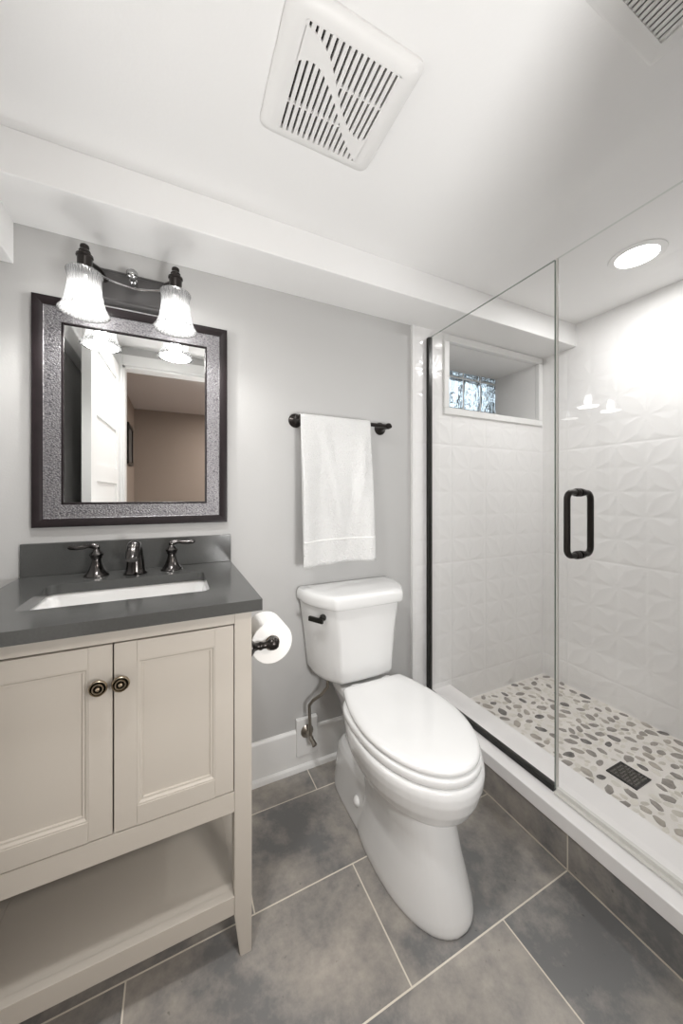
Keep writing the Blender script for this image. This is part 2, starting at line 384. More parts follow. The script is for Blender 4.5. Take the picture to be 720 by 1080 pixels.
obj('mortar', bm, M['trim'], win, smooth=False)
for a, b in cols:
    for c, d in rows:
        bm = new_bm(); box(bm, a+.001, b-.001, YW-.004, YW+.075, c+.001, d-.001, bev=.006, seg=3); obj('glass_block', bm, M['block'], win)
# shaded window well outside, seen blurred through the blocks
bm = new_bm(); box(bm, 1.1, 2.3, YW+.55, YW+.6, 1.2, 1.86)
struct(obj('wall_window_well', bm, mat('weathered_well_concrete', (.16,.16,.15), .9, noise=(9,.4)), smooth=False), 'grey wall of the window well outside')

# ------------------------------------------------------------------ shower pan: pale mortar bed with flat sliced pebbles
ZP = .0566
rnd = random.Random(5)
peb = [mat('pebble_grey', (.31,.285,.26), .4, noise=(30,.25)), mat('pebble_taupe', (.42,.385,.34), .4, noise=(30,.2)),
       mat('pebble_dark', (.17,.16,.15), .4, noise=(40,.5)), mat('pebble_white', (.72,.69,.63), .4, noise=(20,.1)), mat('pebble_cream', (.62,.585,.52), .4, noise=(25,.12))]
bed = mat('cream_pebble_grout', (.80,.77,.735), .6, noise=(12,.06))
bm = new_bm(); box(bm, XG, XR+.01, YF, D, -.08, ZP, mi=0)
placed = []; DR = (1.565, 1.685, .692, .808)
def stone(cx, cy, a, b, ang, mi, hh=.0024):
    n = 11; ph = [rnd.uniform(.84, 1.12) for _ in range(n)]; skew = rnd.uniform(-.22, .22)
    rg = []
    for k in range(n):
        t = 2*PI*k/n; x = a*math.cos(t)*ph[k]; y = b*math.sin(t)*ph[k]*(1+skew*math.cos(t))
        rg.append((cx+x*math.cos(ang)-y*math.sin(ang), cy+x*math.sin(ang)+y*math.cos(ang)))
    sh = [(cx+(x-cx)*.93, cy+(y-cy)*.93) for x, y in rg]
    R0 = [bm.verts.new((x, y, ZP-.001)) for x, y in rg]; R1 = [bm.verts.new((x, y, ZP+hh*.5)) for x, y in rg]; R2 = [bm.verts.new((x, y, ZP+hh)) for x, y in sh]
    for A, B in ((R0, R1), (R1, R2)):
        for k in range(n): bm.faces.new((A[k], A[(k+1)%n], B[(k+1)%n], B[k])).material_index = mi
    bm.faces.new(R2).material_index = mi
def scatter(count, rr, pal, gap, hh):
    got = 0; tries = 0
    while got < count and tries < 60000:
        tries += 1
        a = rnd.uniform(*rr); x = rnd.uniform(1.32, XR-.015); y = rnd.uniform(.2, YT-.015)
        if DR[0]-a < x < DR[1]+a and DR[2]-a < y < DR[3]+a: continue
        if any((x-px)**2+(y-py)**2 < ((a+pr)*gap)**2 for px, py, pr in placed): continue
        placed.append((x, y, a)); got += 1
        stone(x, y, a, a*rnd.uniform(.48, .74), rnd.uniform(0, PI), rnd.choice(pal), hh)
scatter(215, (.018, .029), (1, 1, 1, 2, 3, 1, 2), .97, .002)
scatter(420, (.010, .024), (4, 4, 5), .74, .0008)
struct(obj('floor_shower', bm, [bed]+peb, smooth=False), 'cream shower floor inlaid with grey and white pebbles')
# shower curb: grey tile riser and pale quartz threshold slab
bm = new_bm(); box(bm, X0C+.008, 1.30, YF, YT, 0, .117, mi=0); struct(obj('floor_curb', bm, M['curbtile'], smooth=False), 'grey tiled riser of the shower curb')
bm = new_bm(); box(bm, X0C, 1.318, YF, YT-.001, .117, .166, bev=.003, seg=3); struct(obj('trim_4', bm, M['marble']), 'white quartz threshold on the shower curb')
bm = new_bm(); box(bm, X0C+.0055, X0C+.0082, YF, YT, 0, .0035, mi=0); struct(obj('trim_5', bm, mat('cream_grout_line', (.60,.55,.47), .8), smooth=False), 'cream grout line at the foot of the curb')

# drain
dr = thing('shower_drain', 'square dark bronze drain cover set in the pebble shower floor', 'drain', (1.625, .75, ZP))
bm = new_bm(); x0, x1, yy0, yy1 = 1.571, 1.679, .698, .802
for q in ((x0, x1, yy0, yy0+.008), (x0, x1, yy1-.008, yy1), (x0, x0+.008, yy0+.008, yy1-.008), (x1-.008, x1, yy0+.008, yy1-.008)): box(bm, q[0], q[1], q[2], q[3], ZP-.001, ZP+.004)
obj('frame', bm, M['black'], dr, smooth=False)
bm = new_bm(); n = 8; sx = (x1-x0-.016)/n; sy = (yy1-yy0-.016)/n
for i in range(n):
    for j in range(n):
        cx = x0+.008+(i+.5)*sx; cy = yy0+.008+(j+.5)*sy
        if (i*3+j*5) % 4: 
            k = .44 if (i+j) % 2 else .3
            box(bm, cx-sx*.5, cx+sx*.5, cy-sy*k*.6, cy+sy*k*.6, ZP+.0005, ZP+.0036)
        box(bm, cx-sx*.14, cx+sx*.14, cy-sy*.5, cy+sy*.5, ZP+.0005, ZP+.0034)
obj('grate', bm, mat('worn_bronze_grate', (.15,.14,.125), .4, metal=.5), dr, smooth=False)
bm = new_bm(); box(bm, x0+.006, x1-.006, yy0+.006, yy1-.006, ZP-.002, ZP+.0006); obj('well', bm, M['dark'], dr, smooth=False)

# ------------------------------------------------------------------ shower glass
GT, GZ0, GY = 1.974, .1745, .747
pn = thing('shower_glass_panel', 'fixed clear glass shower panel in black wall and floor channels', 'shower panel', (XG, 1.08, .166))
def slab(name, y0, y1, z0, z1, th, par, edge_mats):
    bm = new_bm(); box(bm, XG-th/2, XG+th/2, y0, y1, z0, z1)
    bm.faces.ensure_lookup_table()
    for f in bm.faces:
        n = f.normal; c = f.calc_center_median()
        if abs(c.x-XG) < 1e-4: f.material_index = 1 if abs(c.y-y0) < 1e-4 or abs(c.z-z1) < 1e-4 else 2
    return obj(name, bm, [M['glass']]+edge_mats, par, smooth=False)
slab('glass_pane', GY+.002, YT-.004, GZ0, GT, .009, pn, [M['glassedge'], M['glassedge']])
bm = new_bm(); box(bm, XG-.0105, XG+.0105, YT-.026, YT-.0055, GZ0-.008, GT, bev=.001); obj('wall_channel', bm, M['black'], pn)
bm = new_bm(); box(bm, XG-.0105, XG+.0105, GY+.003, YT-.027, .1665, .186, bev=.001); obj('floor_channel', bm, M['black'], pn)
dr = thing('shower_door', 'hinged clear glass shower door with a bronze pull handle', 'shower door', (XG, .45, .17))
slab('glass_pane', .158, GY-.004, .182, GT, .009, dr, [M['glassedge_light'], M['glassedge_light']])
bm = new_bm(); box(bm, XG-.0045, XG+.0045, GY-.0075, GY-.0035, .182, GT, bev=.001); obj('edge_seal', bm, M['clearplastic'], dr, label='pale vinyl edge seal')
bm = new_bm(); box(bm, XG-.006, XG+.006, .16, GY-.004, .1695, .187, bev=.002); box(bm, XG-.018, XG-.006, .16, GY-.004, .1695, .174); obj('bottom_sweep', bm, M['clearplastic'], dr, label='pale vinyl sweep along the bottom')
def handle_side(s, y=.672, z0=.972, z1=1.192, off=.062, r=.0095):
    x = XG+s*.0045; pts = []
    R = .022; xo = XG+s*off
    pts += [(x, y, z1-.01)]
    for k in range(7):
        t = PI/2*k/6; pts.append((xo-s*R+s*R*math.sin(t), y, z1-.01-R+R*math.cos(t)))
    for k in range(7):
        t = PI/2*k/6; pts.append((xo-s*R+s*R*math.cos(t), y, z0+.01+R-R*math.sin(t)))
    pts += [(x, y, z0+.01)]
    tube(bm, pts, r, 16)
    for z in (z0+.01, z1-.01):
        lathe(bm, [(.0, s*.0), (.0135, s*.0), (.0135, s*.006), (.011, s*.008), (.0125, s*.011), (.0125, s*.014), (.0095, s*.016)], (x, y, z), 'X', 20)
bm = new_bm(); handle_side(-1); obj('outer_handle', bm, M['bronze'], dr)
bm = new_bm(); handle_side(1); obj('inner_handle', bm, M['bronze'], dr)
for z in (.45, 1.70):
    bm = new_bm(); box(bm, XG-.014, XG+.014, .152, .215, z-.045, z+.045, bev=.002); obj('hinge', bm, M['bronze'], dr)

# ------------------------------------------------------------------ ceiling vents and downlight
ef = thing('exhaust_fan_cover', 'square white exhaust fan cover with an S-shaped band across its slots', 'vent', (.355, .77, ZC))
ex0, ex1, ey0, ey1 = .196, .514, .622, .914
sx0, sx1, sy0, sy1 = .240, .463, .652, .881
zt = ZC-.024
def rrect(x0, x1, y0, y1, r, n=6):
    p = []
    for cx, cy, t0 in ((x1-r, y1-r, 0), (x0+r, y1-r, PI/2), (x0+r, y0+r, PI), (x1-r, y0+r, 1.5*PI)):
        for k in range(n+1): t = t0+PI/2*k/n; p.append((cx+r*math.cos(t), cy+r*math.sin(t)))
    return p
bm = new_bm()
ins = [(0, ZC-.0005, .022), (.0, ZC-.006, .022), (.004, ZC-.012, .022), (.012, ZC-.019, .02), (.024, ZC-.0235, .016), (.034, zt, .012)]
rings = [[(x, y, z) for x, y in rrect(ex0+d, ex1-d, ey0+d, ey1-d, r)] for d, z, r in ins]
rings.append([(x, y, zt) for x, y in rrect(sx0, sx1, sy0, sy1, .006)])
rings.append([(x, y, zt+.014) for x, y in rrect(sx0, sx1, sy0, sy1, .006)])
loft(bm, rings, cap=False)
# S-shaped band and solid corners between the two slot fields
def interp(pts, x):
    for (a, b), (c, d) in zip(pts, pts[1:]):
        if a <= x <= c:
            t = (x-a)/(c-a); t = t; return b+(d-b)*t
    return pts[0][1] if x < pts[0][0] else pts[-1][1]
low = [(.240,.736),(.244,.727),(.252,.722),(.264,.718),(.275,.717),(.286,.719),(.299,.725),(.311,.734),(.341,.760),(.368,.791),(.396,.826),(.423,.851),(.459,.878)]      # slots from here to sy1
up = [(.240,.664),(.250,.666),(.267,.671),(.286,.680),(.305,.694),(.324,.716),(.350,.750),(.371,.777),(.397,.801),(.415,.814),(.432,.8195),(.447,.820),(.456,.817),(.463,.808)]  # slots from sy0 to here
N = 40; xs = [sx0-.001+(sx1-sx0+.002)*i/N for i in range(N+1)]
loft(bm, [[(x, interp(up, x), zt), (x, interp(low, x), zt), (x, interp(low, x), zt+.005), (x, interp(up, x), zt+.005)] for x in xs])
obj('cover_plate', bm, M['plastic'], ef, ang=30)
bm = new_bm(); npitch = 15; pw = (sx1-sx0)/npitch
for i in range(npitch+1):
    x = sx0+i*pw
    box(bm, max(x-pw*.31, sx0), min(x+pw*.31, sx1), sy0-.001, sy1+.001, zt+.0006, zt+.010)
for y in (.815,): box(bm, sx0, .40, y-.002, y+.002, zt+.003, zt+.011)
for y in (.735,): box(bm, .32, sx1, y-.002, y+.002, zt+.003, zt+.011)
obj('louvre', bm, M['plastic'], ef, smooth=False)
bm = new_bm(); box(bm, sx0-.002, sx1+.002, sy0-.002, sy1+.002, ZC-.0100, ZC-.0006); obj('cavity', bm, M['dark'], ef, smooth=False)
# air register at the frame's corner
vr = thing('air_register', 'white slotted ceiling air register at the top right corner', 'vent', (.82, .27, ZC))
vx0, vx1, vy0, vy1 = .668, .976, .16, .408
bm = new_bm()
ins = [(0, ZC-.0005, .006), (0, ZC-.004, .006), (.008, ZC-.008, .005), (.034, ZC-.010, .004)]
rings = [[(x, y, z) for x, y in rrect(vx0+d, vx1-d, vy0+d, vy1-d, r)] for d, z, r in ins]
rings.append([(x, y, ZC-.003) for x, y in rrect(vx0+.034, vx1-.034, vy0+.034, vy1-.034, .004)])
loft(bm, rings, cap=False); obj('frame', bm, M['plastic'], vr, ang=30)
bm = new_bm(); n = 18; pw = (vx1-vx0-.068)/n
for i in range(n):
    x = vx0+.034+(i+.5)*pw; mt = Matrix.Translation((x, 0, ZC-.0062)) @ Matrix.Rotation(math.radians(-20), 4, 'Y')
    box(bm, -pw*.36, pw*.36, vy0+.033, vy1-.033, -.002, .002, mtx=mt)
obj('louvre', bm, M['plastic'], vr, smooth=False)
bm = new_bm(); box(bm, vx0+.03, vx1-.03, vy0+.03, vy1-.03, ZC-.0026, ZC-.0006); obj('cavity', bm, M['dark'], vr, smooth=False)
# recessed lights over the shower and an added one, out of view, that brightens the room
def downlight(x, y, label):
    dl = thing('recessed_downlight', label, 'ceiling light', (x, y, ZC))
    bm = new_bm(); lathe(bm, [(.095, ZC-.0005), (.094, ZC-.003), (.078, ZC-.0055), (.072, ZC-.006), (.070, ZC-.002)], (x, y, 0), 'Z', 48); obj('trim_ring', bm, M['ceil'], dl)
    bm = new_bm(); lathe(bm, [(0, ZC-.007), (.05, ZC-.0065), (.0705, ZC-.004), (.0705, ZC-.001)], (x, y, 0), 'Z', 48); obj('lens', bm, M['downglow'], dl)
downlight(1.70, .755, 'round recessed ceiling light glowing above the shower')
downlight(-.05, .56, 'added round ceiling light in front of the vanity, out of view, for room fill')

# ------------------------------------------------------------------ vanity
VX0, VX1, VYF, VYB = -.420, .177, .905, 1.400
va = thing('vanity_cabinet', 'greige two-door bathroom vanity cabinet with an open lower shelf', 'vanity', ((VX0+VX1)/2, 1.15, 0))
for sx in (0, 1):
    for sy in (0, 1):
        bm = new_bm(); xo = VX1 if sx else VX0; d = -1 if sx else 1
        yo = VYF if sy == 0 else VYB; e = 1 if sy == 0 else -1
        def sec(z, wx, wy): return [(xo, yo, z), (xo+d*wx, yo, z), (xo+d*wx, yo+e*wy, z), (xo, yo+e*wy, z)]
        def sec2(z, wx, wy): return sec(z, wx, wy)
        loft(bm, [sec(0, .029, .029), sec(.11, .043, .043), sec(.888, .043, .043)])
        bmesh.ops.bevel(bm, geom=[ed for ed in bm.edges if abs(ed.verts[0].co.z-ed.verts[1].co.z) > .05], offset=.0015, segments=2, affect='EDGES')
        obj('leg', bm, M['greige'], va, ang=25)
xi0, xi1 = VX0+.043, VX1-.043
bm = new_bm(); box(bm, xi0, xi1, VYF+.001, VYF+.02, .848, .888, bev=.0015); obj('top_rail', bm, M['greige'], va)
bm = new_bm(); box(bm, xi0, xi1, VYF+.001, VYF+.02, .372, .424, bev=.0015); obj('bottom_rail', bm, M['greige'], va)
bm = new_bm()
box(bm, xi0, xi1, VYF+.021, VYB-.008, .385, .40)                                       # cabinet floor
box(bm, xi0, xi1, VYB-.012, VYB-.002, .372, .888)                                       # cabinet back
for xa in (VX0+.010, VX1-.025): box(bm, xa, xa+.015, VYF+.043, VYB-.043, .372, .888)    # sides
obj('body', bm, M['greige'], va, smooth=False)
bm = new_bm(); box(bm, xi0-.0, xi1+.0, VYF+.004, VYB-.002, .135, .153, bev=.0015)
for xa in (VX0+.008, VX1-.043): box(bm, xa, xa+.035, VYF+.043, VYB-.043, .135, .153)
box(bm, xi0, xi1, VYF+.002, VYF+.022, .111, .157, bev=.0015); obj('shelf', bm, M['greige'], va)
def door(x0, x1, kx, name):
    z0, z1, y = .427, .845, VYF+.001
    FW = .044
    bm = new_bm()
    # stiles, rails, then a stepped moulding falling to the flat panel
    box(bm, x0, x0+FW, y, y+.019, z0, z1, bev=.001); box(bm, x1-FW, x1, y, y+.019, z0, z1, bev=.001)
    box(bm, x0+FW, x1-FW, y-.0015, y+.0175, z0, z0+FW, bev=.001); box(bm, x0+FW, x1-FW, y-.0015, y+.0175, z1-FW, z1, bev=.001)
    a0, a1, b0, b1 = x0+FW, x1-FW, z0+FW, z1-FW
    stp = [(0, .0), (.003, .0005), (.007, .004), (.011, .0045), (.012, .0085), (.014, .009)]
    rings = [[(a0+d, y+q, b0+d), (a1-d, y+q, b0+d), (a1-d, y+q, b1-d), (a0+d, y+q, b1-d)] for d, q in stp]
    loft(bm, rings, cap=False); bm.faces.new([bm.verts.new(p) for p in rings[-1]])
    box(bm, a0, a1, y+.0125, y+.017, b0, b1)
    d = obj(name, bm, M['greige'], va, ang=25)
    kb = new_bm(); o = (kx, y, .763)
    lathe(kb, [(.007, 0), (.006, -.003), (.006, -.012), (.012, -.015), (.0165, -.018), (.0175, -.020), (.0165, -.023), (.0150, -.0243), (.0138, -.0225)], o, 'Y', 32, mi=0)
    lathe(kb, [(.0138, -.0225), (.0112, -.0225)], o, 'Y', 32, mi=1)
    lathe(kb, [(.0112, -.0225), (.0104, -.0258), (.0085, -.0258), (.0078, -.0235)], o, 'Y', 32, mi=0)
    lathe(kb, [(.0078, -.0235), (.0050, -.0235)], o, 'Y', 32, mi=1)
    lathe(kb, [(.0050, -.0235), (.0038, -.0275), (.0015, -.0283), (0, -.0284)], o, 'Y', 24, mi=0)
    obj('knob', kb, [M['knob'], M['knobdark']], d, label='ringed antique brass knob')
door(xi0+.002, -.1255, -.1485, 'door'); door(-.1225, xi1-.002, -.1075, 'door')

# countertop with cut-out, backsplash, sink basin
CX0, CX1, CYF, CZ0, CZ1 = -.4377, .1946, .860, .888, .9159
KX0, KX1, KY0, KY1 = -.326, .084, .999, 1.254
ct = thing('vanity_countertop', 'dark grey quartz countertop with backsplash on the vanity', 'countertop', ((CX0+CX1)/2, 1.13, CZ0))
def ring_slab(bm, o0, o1, p0, p1, i0, i1, j0, j1, z0, z1, r=.02):
    inner = rrect(i0, i1, j0, j1, r, 5); n = len(inner)
    outer = []
    cx, cy = (i0+i1)/2, (j0+j1)/2
    # outer outline resampled so every inner point has a partner
    q = n//4
    cor = [(o1, p1), (o0, p1), (o0, p0), (o1, p0)]
    for c in range(4):
        for k in range(q):
            t = k/(q-1); m = cor[c]; prev = cor[(c-1) % 4]; nxt = cor[(c+1) % 4]
            if t < .5: a = .5+t; p = (prev[0]+(m[0]-prev[0])*a, prev[1]+(m[1]-prev[1])*a)
            else: a = t-.5; p = (m[0]+(nxt[0]-m[0])*a, m[1]+(nxt[1]-m[1])*a)
            if k == (q-1)//2 : p = m
            outer.append(p)
    rings = [[(x, y, z0) for x, y in inner], [(x, y, z0) for x, y in outer], [(x, y, z1) for x, y in outer], [(x, y, z1) for x, y in inner], [(x, y, z0) for x, y in inner]]
    loft(bm, rings, cap=False)
bm = new_bm(); ring_slab(bm, CX0, CX1, CYF, D-.001, KX0, KX1, KY0, KY1, CZ0, CZ1)
obj('slab', bm, M['quartz'], ct, ang=30)
bm = new_bm(); box(bm, CX0, CX1, 1.4046, D-.001, CZ1, 1.0193, bev=.0015); obj('backsplash', bm, M['quartz'], ct)
bm = new_bm()
sk = [(-.006, CZ0-.0005, .024), (.004, CZ0-.02, .024), (.012, CZ0-.075, .024), (.024, CZ0-.095, .026), (.05, CZ0-.107, .03), (.10, CZ0-.112, .02)]
rings = [[(x, y, z) for x, y in rrect(KX0+d, KX1-d, KY0+d, KY1-d, r)] for d, z, r in sk]
outr = [[(x, y, z) for x, y in rrect(KX0+d, KX1-d, KY0+d, KY1-d, .03)] for d, z in ((-.024, CZ0-.0005), (-.024, CZ0-.012), (-.006, CZ0-.03), (0, CZ0-.09), (.03, CZ0-.118), (.10, CZ0-.122))]
loft(bm, rings[::-1]+outr, cap=False)
for r in (rings[-1], outr[-1]): bm.faces.new([bm.verts.new(p) for p in r])
sink = obj('sink_basin', bm, M['ceramic'], None, ang=35); tag(sink, 'white rectangular undermount basin set in the dark grey countertop', 'sink')
bm = new_bm(); lathe(bm, [(0, .003), (.02, .003), (.022, .001), (.022, -.01)], (-.121, 1.12, CZ0-.112), 'Z', 28); obj('drain_ring', bm, M['gunmetal'], sink)

# faucet
fc = thing('bathroom_faucet', 'dark bronze widespread faucet with two lever handles behind the basin', 'faucet', (-.118, 1.325, CZ1))
bm = new_bm(); bx, by = -.119, 1.322
def oval(cx, cy, z, a, b, n=20, tilt=0): return [(cx+a*math.cos(2*PI*k/n), cy+b*math.sin(2*PI*k/n)*math.cos(tilt), z+b*math.sin(2*PI*k/n)*math.sin(tilt)) for k in range(n)]
loft(bm, [oval(bx, by, CZ1+z, a, b) for z, a, b in ((0,.034,.031),(.003,.0345,.0315),(.006,.032,.029),(.010,.0275,.027),(.03,.0260,.026),(.05,.0240,.025))]
     + [oval(bx, by-o, CZ1+z, a, b, tilt=t) for o, z, a, b, t in ((.003,.066,.0220,.0230,.15),(.010,.082,.0210,.0205,.45),(.022,.093,.0205,.0185,.85),(.038,.097,.0205,.0170,1.25),(.056,.094,.0200,.0160,1.6),(.074,.084,.0195,.0155,1.95),(.090,.069,.0180,.0150,2.25),(.096,.060,.0165,.0140,2.4))])
obj('spout', bm, M['gunmetal'], fc)
bm = new_bm(); tube(bm, [(bx, by+.026, CZ1), (bx, by+.027, CZ1+.06), (bx, by+.027, CZ1+.085)], [.0025,.0025,.005], 10); obj('drain_pull_rod', bm, M['gunmetal'], fc)
for hx, s in ((-.228, -1), (-.012, 1)):
    bm = new_bm(); hy = 1.337
    lathe(bm, [(.034,0),(.034,.003),(.030,.007),(.022,.018),(.0160,.034),(.0125,.048),(.0125,.054),(.0155,.056),(.0155,.060),(.0190,.066),(.0190,.070),(.0120,.078),(.0085,.084),(.0095,.090),(.0075,.098),(0,.101)], (hx, hy, CZ1), 'Z', 28)
    obj('handle_base', bm, M['gunmetal'], fc)
    bm = new_bm(); zz = CZ1+.092
    tube(bm, [(hx-s*.004, hy, zz-.002), (hx+s*.012, hy, zz+.004), (hx+s*.022, hy, zz+.0035), (hx+s*.034, hy-.001, zz+.001), (hx+s*.05, hy-.002, zz), (hx+s*.068, hy-.003, zz+.002), (hx+s*.074, hy-.003, zz+.003)], [.0095,.0085,.0055,.0068,.0075,.0070,.003], 14)
    obj('lever', bm, M['gunmetal'], fc)

# ------------------------------------------------------------------ mirror
mx0, mx1, mz0, mz1 = -.409, .1801, 1.0699, 1.8116
mr = thing('framed_wall_mirror', 'rectangular mirror in a dark frame with a hammered pewter band', 'mirror', ((mx0+mx1)/2, D, mz0))
def frame_loft(bm, steps, mi=0):
    loft(bm, [[(mx0+d, D-y, mz0+d), (mx1-d, D-y, mz0+d), (mx1-d, D-y, mz1-d), (mx0+d, D-y, mz1-d)] for d, y in steps], cap=False, mi=mi)
def hammered():
    m = bpy.data.materials.new('hammered_pewter'); m.use_nodes = True; nt = m.node_tree; b = nt.nodes['Principled BSDF']
    b.inputs['Metallic'].default_value = .8; b.inputs['Roughness'].default_value = .36
    tc = nt.nodes.new('ShaderNodeTexCoord'); v = nt.nodes.new('ShaderNodeTexVoronoi'); v.inputs['Scale'].default_value = 250; v.feature = 'SMOOTH_F1'
    mp = nt.nodes.new('ShaderNodeMapping'); mp.inputs['Scale'].default_value = (.8,1,1.3)
    nt.links.new(tc.outputs['Object'], mp.inputs[0]); nt.links.new(mp.outputs[0], v.inputs['Vector'])
    r = nt.nodes.new('ShaderNodeValToRGB'); nt.links.new(v.outputs['Distance'], r.inputs[0])
    r.color_ramp.elements[0].position = .25; r.color_ramp.elements[0].color = (.24,.235,.24,1); r.color_ramp.elements[1].position = .75; r.color_ramp.elements[1].color = (.10,.095,.105,1)
    nt.links.new(r.outputs[0], b.inputs['Base Color'])
    bp = nt.nodes.new('ShaderNodeBump'); bp.invert = True; bp.inputs['Strength'].default_value = .9; bp.inputs['Distance'].default_value = .0015
    nt.links.new(v.outputs['Distance'], bp.inputs['Height']); nt.links.new(bp.outputs[0], b.inputs['Normal']); return m
M['espresso'] = mat('espresso_frame', (.014,.010,.011), .38, spec=.2, noise=(20,.2))
bm = new_bm(); frame_loft(bm, [(0,.001),(0,.024),(.002,.027),(.010,.027),(.026,.022),(.028,.020)], 0)
frame_loft(bm, [(.028,.020),(.030,.0185),(.073,.013)], 1); frame_loft(bm, [(.073,.013),(.075,.0145),(.078,.0145),(.080,.009),(.0805,.004)], 0)
obj('frame', bm, [M['espresso'], hammered()], mr, ang=20)
gx0, gx1, gz0, gz1 = mx0+.0805, mx1-.0805, mz0+.0805, mz1-.0805
bm = new_bm(); box(bm, gx0-.004, gx1+.004, D-.0085, D-.002, gz0-.004, gz1+.004); obj('mirror_glass', bm, M['mirror'], mr, smooth=False)

# ------------------------------------------------------------------ vanity light
sc = thing('vanity_light', 'bronze two-lamp wall light with ribbed bell shades above the mirror', 'wall light', (-.125, D, 1.88))
bm = new_bm()
pts = rrect(-.262, -.022, 1.826, 1.944, .004, 2)
loft(bm, [[(x, D-y, z) for x, z in [(px+(0 if q == 0 else (q if px < -.14 else -q)), pz+(0 if q == 0 else (q if pz < 1.885 else -q))) for px, pz in pts]] for q, y in ((0,.001),(0,.016),(.006,.022),(.012,.022),(.016,.026))])
obj('backplate', bm, M['plate'], sc, ang=30)
bm = new_bm(); lathe(bm, [(.012,0),(.012,-.03),(.008,-.034),(.008,-.05),(.013,-.055),(.017,-.062),(.017,-.07),(.011,-.078),(0,-.081)], (-.13, D-.024, 1.905), 'Y', 24); obj('finial', bm, M['silver'], sc, label='clear round finial')
bm = new_bm()
pp = [(-.249+.249*t, 1.345-.0*t, 1.895-.03*math.sin(PI*t)) for t in [k/16 for k in range(17)]]
tube(bm, pp, .0035, 8); obj('crossbar', bm, M['silver'], sc, label='thin curved silver rod')
for hx in (-.249, 0):
    cx, cy = hx, 1.285
    bm = new_bm(); px = -.215 if hx < -.1 else -.045
    tube(bm, [(px, D-.022, 1.90), (px+(hx-px)*.35, D-.06, 1.912), (px+(hx-px)*.8, D-.105, 1.900), (cx, cy+.012, 1.885)], [.010,.009,.009,.010], 12); obj('arm', bm, M['bronze'], sc)
    bm = new_bm(); lathe(bm, [(.0,1.840),(.024,1.840),(.026,1.845),(.024,1.852),(.0195,1.856),(.0195,1.893),(.0225,1.896),(.0225,1.901),(.016,1.904),(.0135,1.910),(.0155,1.913),(.0135,1.917),(.010,1.920),(.0125,1.925),(.0115,1.931),(.006,1.936),(0,1.937)], (cx, cy, 0), 'Z', 28); obj('socket_cup', bm, M['bronze'], sc)
    prof = [(.0235,1.845),(.039,1.846),(.0465,1.849),(.0475,1.845),(.0450,1.838),(.0430,1.825),(.0435,1.805),(.0455,1.785),(.0495,1.763),(.0560,1.744),(.0635,1.731),(.0670,1.727)]
    inn = [(r-.0026, z-(.001 if i < 3 else 0)) for i, (r, z) in enumerate(prof)][::-1]
    inn[0] = (.0652, 1.7275)
    bm = new_bm(); lathe(bm, prof+inn, (0, 0, 0), 'Z', 144, flute=.005, fl_n=36)
    so = obj('lamp_shade', bm, M['shade'], None, ang=60, label='ribbed frosted bell glass shade')
    so.location = (cx, cy, 0); so.parent = sc; so.matrix_parent_inverse = sc.matrix_basis.inverted()
    bm = new_bm(); lathe(bm, [(.0,1.744),(.010,1.746),(.018,1.753),(.0215,1.765),(.020,1.778),(.0145,1.790),(.011,1.800)], (cx, cy, -.004), 'Z', 28)
    lathe(bm, [(.011,1.796),(.012,1.80),(.012,1.842)], (cx, cy, 0), 'Z', 20, mi=1); bo = obj('bulb', bm, [M['bulb'], M['plastic']], sc)

# ------------------------------------------------------------------ towel bar and towel
tb = thing('towel_bar', 'dark bronze towel bar on the grey wall above the toilet', 'towel bar', (.68, D, 1.49))
YB, ZB = 1.352, 1.492
bm = new_bm(); tube(bm, [(.440, YB, ZB), (.444, YB, ZB), (.900, YB, ZB), (.904, YB, ZB)], [.007,.0085,.0085,.007], 16); obj('rail', bm, M['bronze'], tb)
for px in (.462, .886):
    bm = new_bm(); lathe(bm, [(.030,-.001),(.030,-.005),(.027,-.010),(.019,-.015),(.013,-.022),(.011,-.045),(.0125,-.052),(.0125,-.072),(.0145,-.076),(.0125,-.084),(0,-.087)], (px, D, ZB), 'Y', 28); obj('mount', bm, M['bronze'], tb)
terry = mat('white_terry_cloth', (.72,.72,.715), .95, spec=.1, bump=(170,1,.006))
tx0, tx1 = .457, .783; nx, nz = 56, 96
top_z = ZB+.0125; bot_f, bot_b = .885, .912
def towel_pt(s, t):
    # t: 0 front hem .. .5 over the bar .. 1 back hem
    x = tx0+(tx1-tx0)*s
    if t < .47:
        k = t/.47; z = bot_f+(ZB-bot_f)*k; drop = 1-k
        fold = (.024*math.sin(2.2+7*s-1.2*drop)+.010*math.sin(13*s+2*drop)+.004*math.sin(21*s+4*k))*min(1, drop*2.2)
        diag = .026*math.exp(-((s-(.30+.28*drop))/.085)**2)*math.sin(PI*min(1, drop*1.05))+.014*math.exp(-((s-(.92-.22*drop))/.06)**2)*math.sin(PI*drop)
        y = YB-.0125-.014*drop-fold*.8-diag
        x += .006*drop*s+.004*drop*math.sin(5*s)
        z += .010*(s-.4)*drop
        return (x, min(y, YB-.0105), z)
    if t < .53:
        a = (t-.47)/.06*PI; return (x, YB-.0125*math.cos(a), ZB+.0125*math.sin(a))
    k = (t-.53)/.47; z = ZB-(ZB-bot_b)*k
    y = YB+.0125+.010*k+.003*math.sin(9*s)*k
    return (x+.010+.016*k, min(y, D-.008), z-.006*s*k)
bm = new_bm(); V = [[bm.verts.new(towel_pt(i/nx, j/nz)) for j in range(nz+1)] for i in range(nx+1)]
for i in range(nx):
    for j in range(nz): bm.faces.new((V[i][j], V[i+1][j], V[i+1][j+1], V[i][j+1]))
tw = obj('hand_towel', bm, terry, ang=180); md = tw.modifiers.new('thickness', 'SOLIDIFY'); md.thickness = .0045; md.offset = 1
tag(tw, 'white terry towel hanging over the bronze towel bar', 'towel')
bm = new_bm()   # woven dobby band across the front, just above the hem
rows_ = []
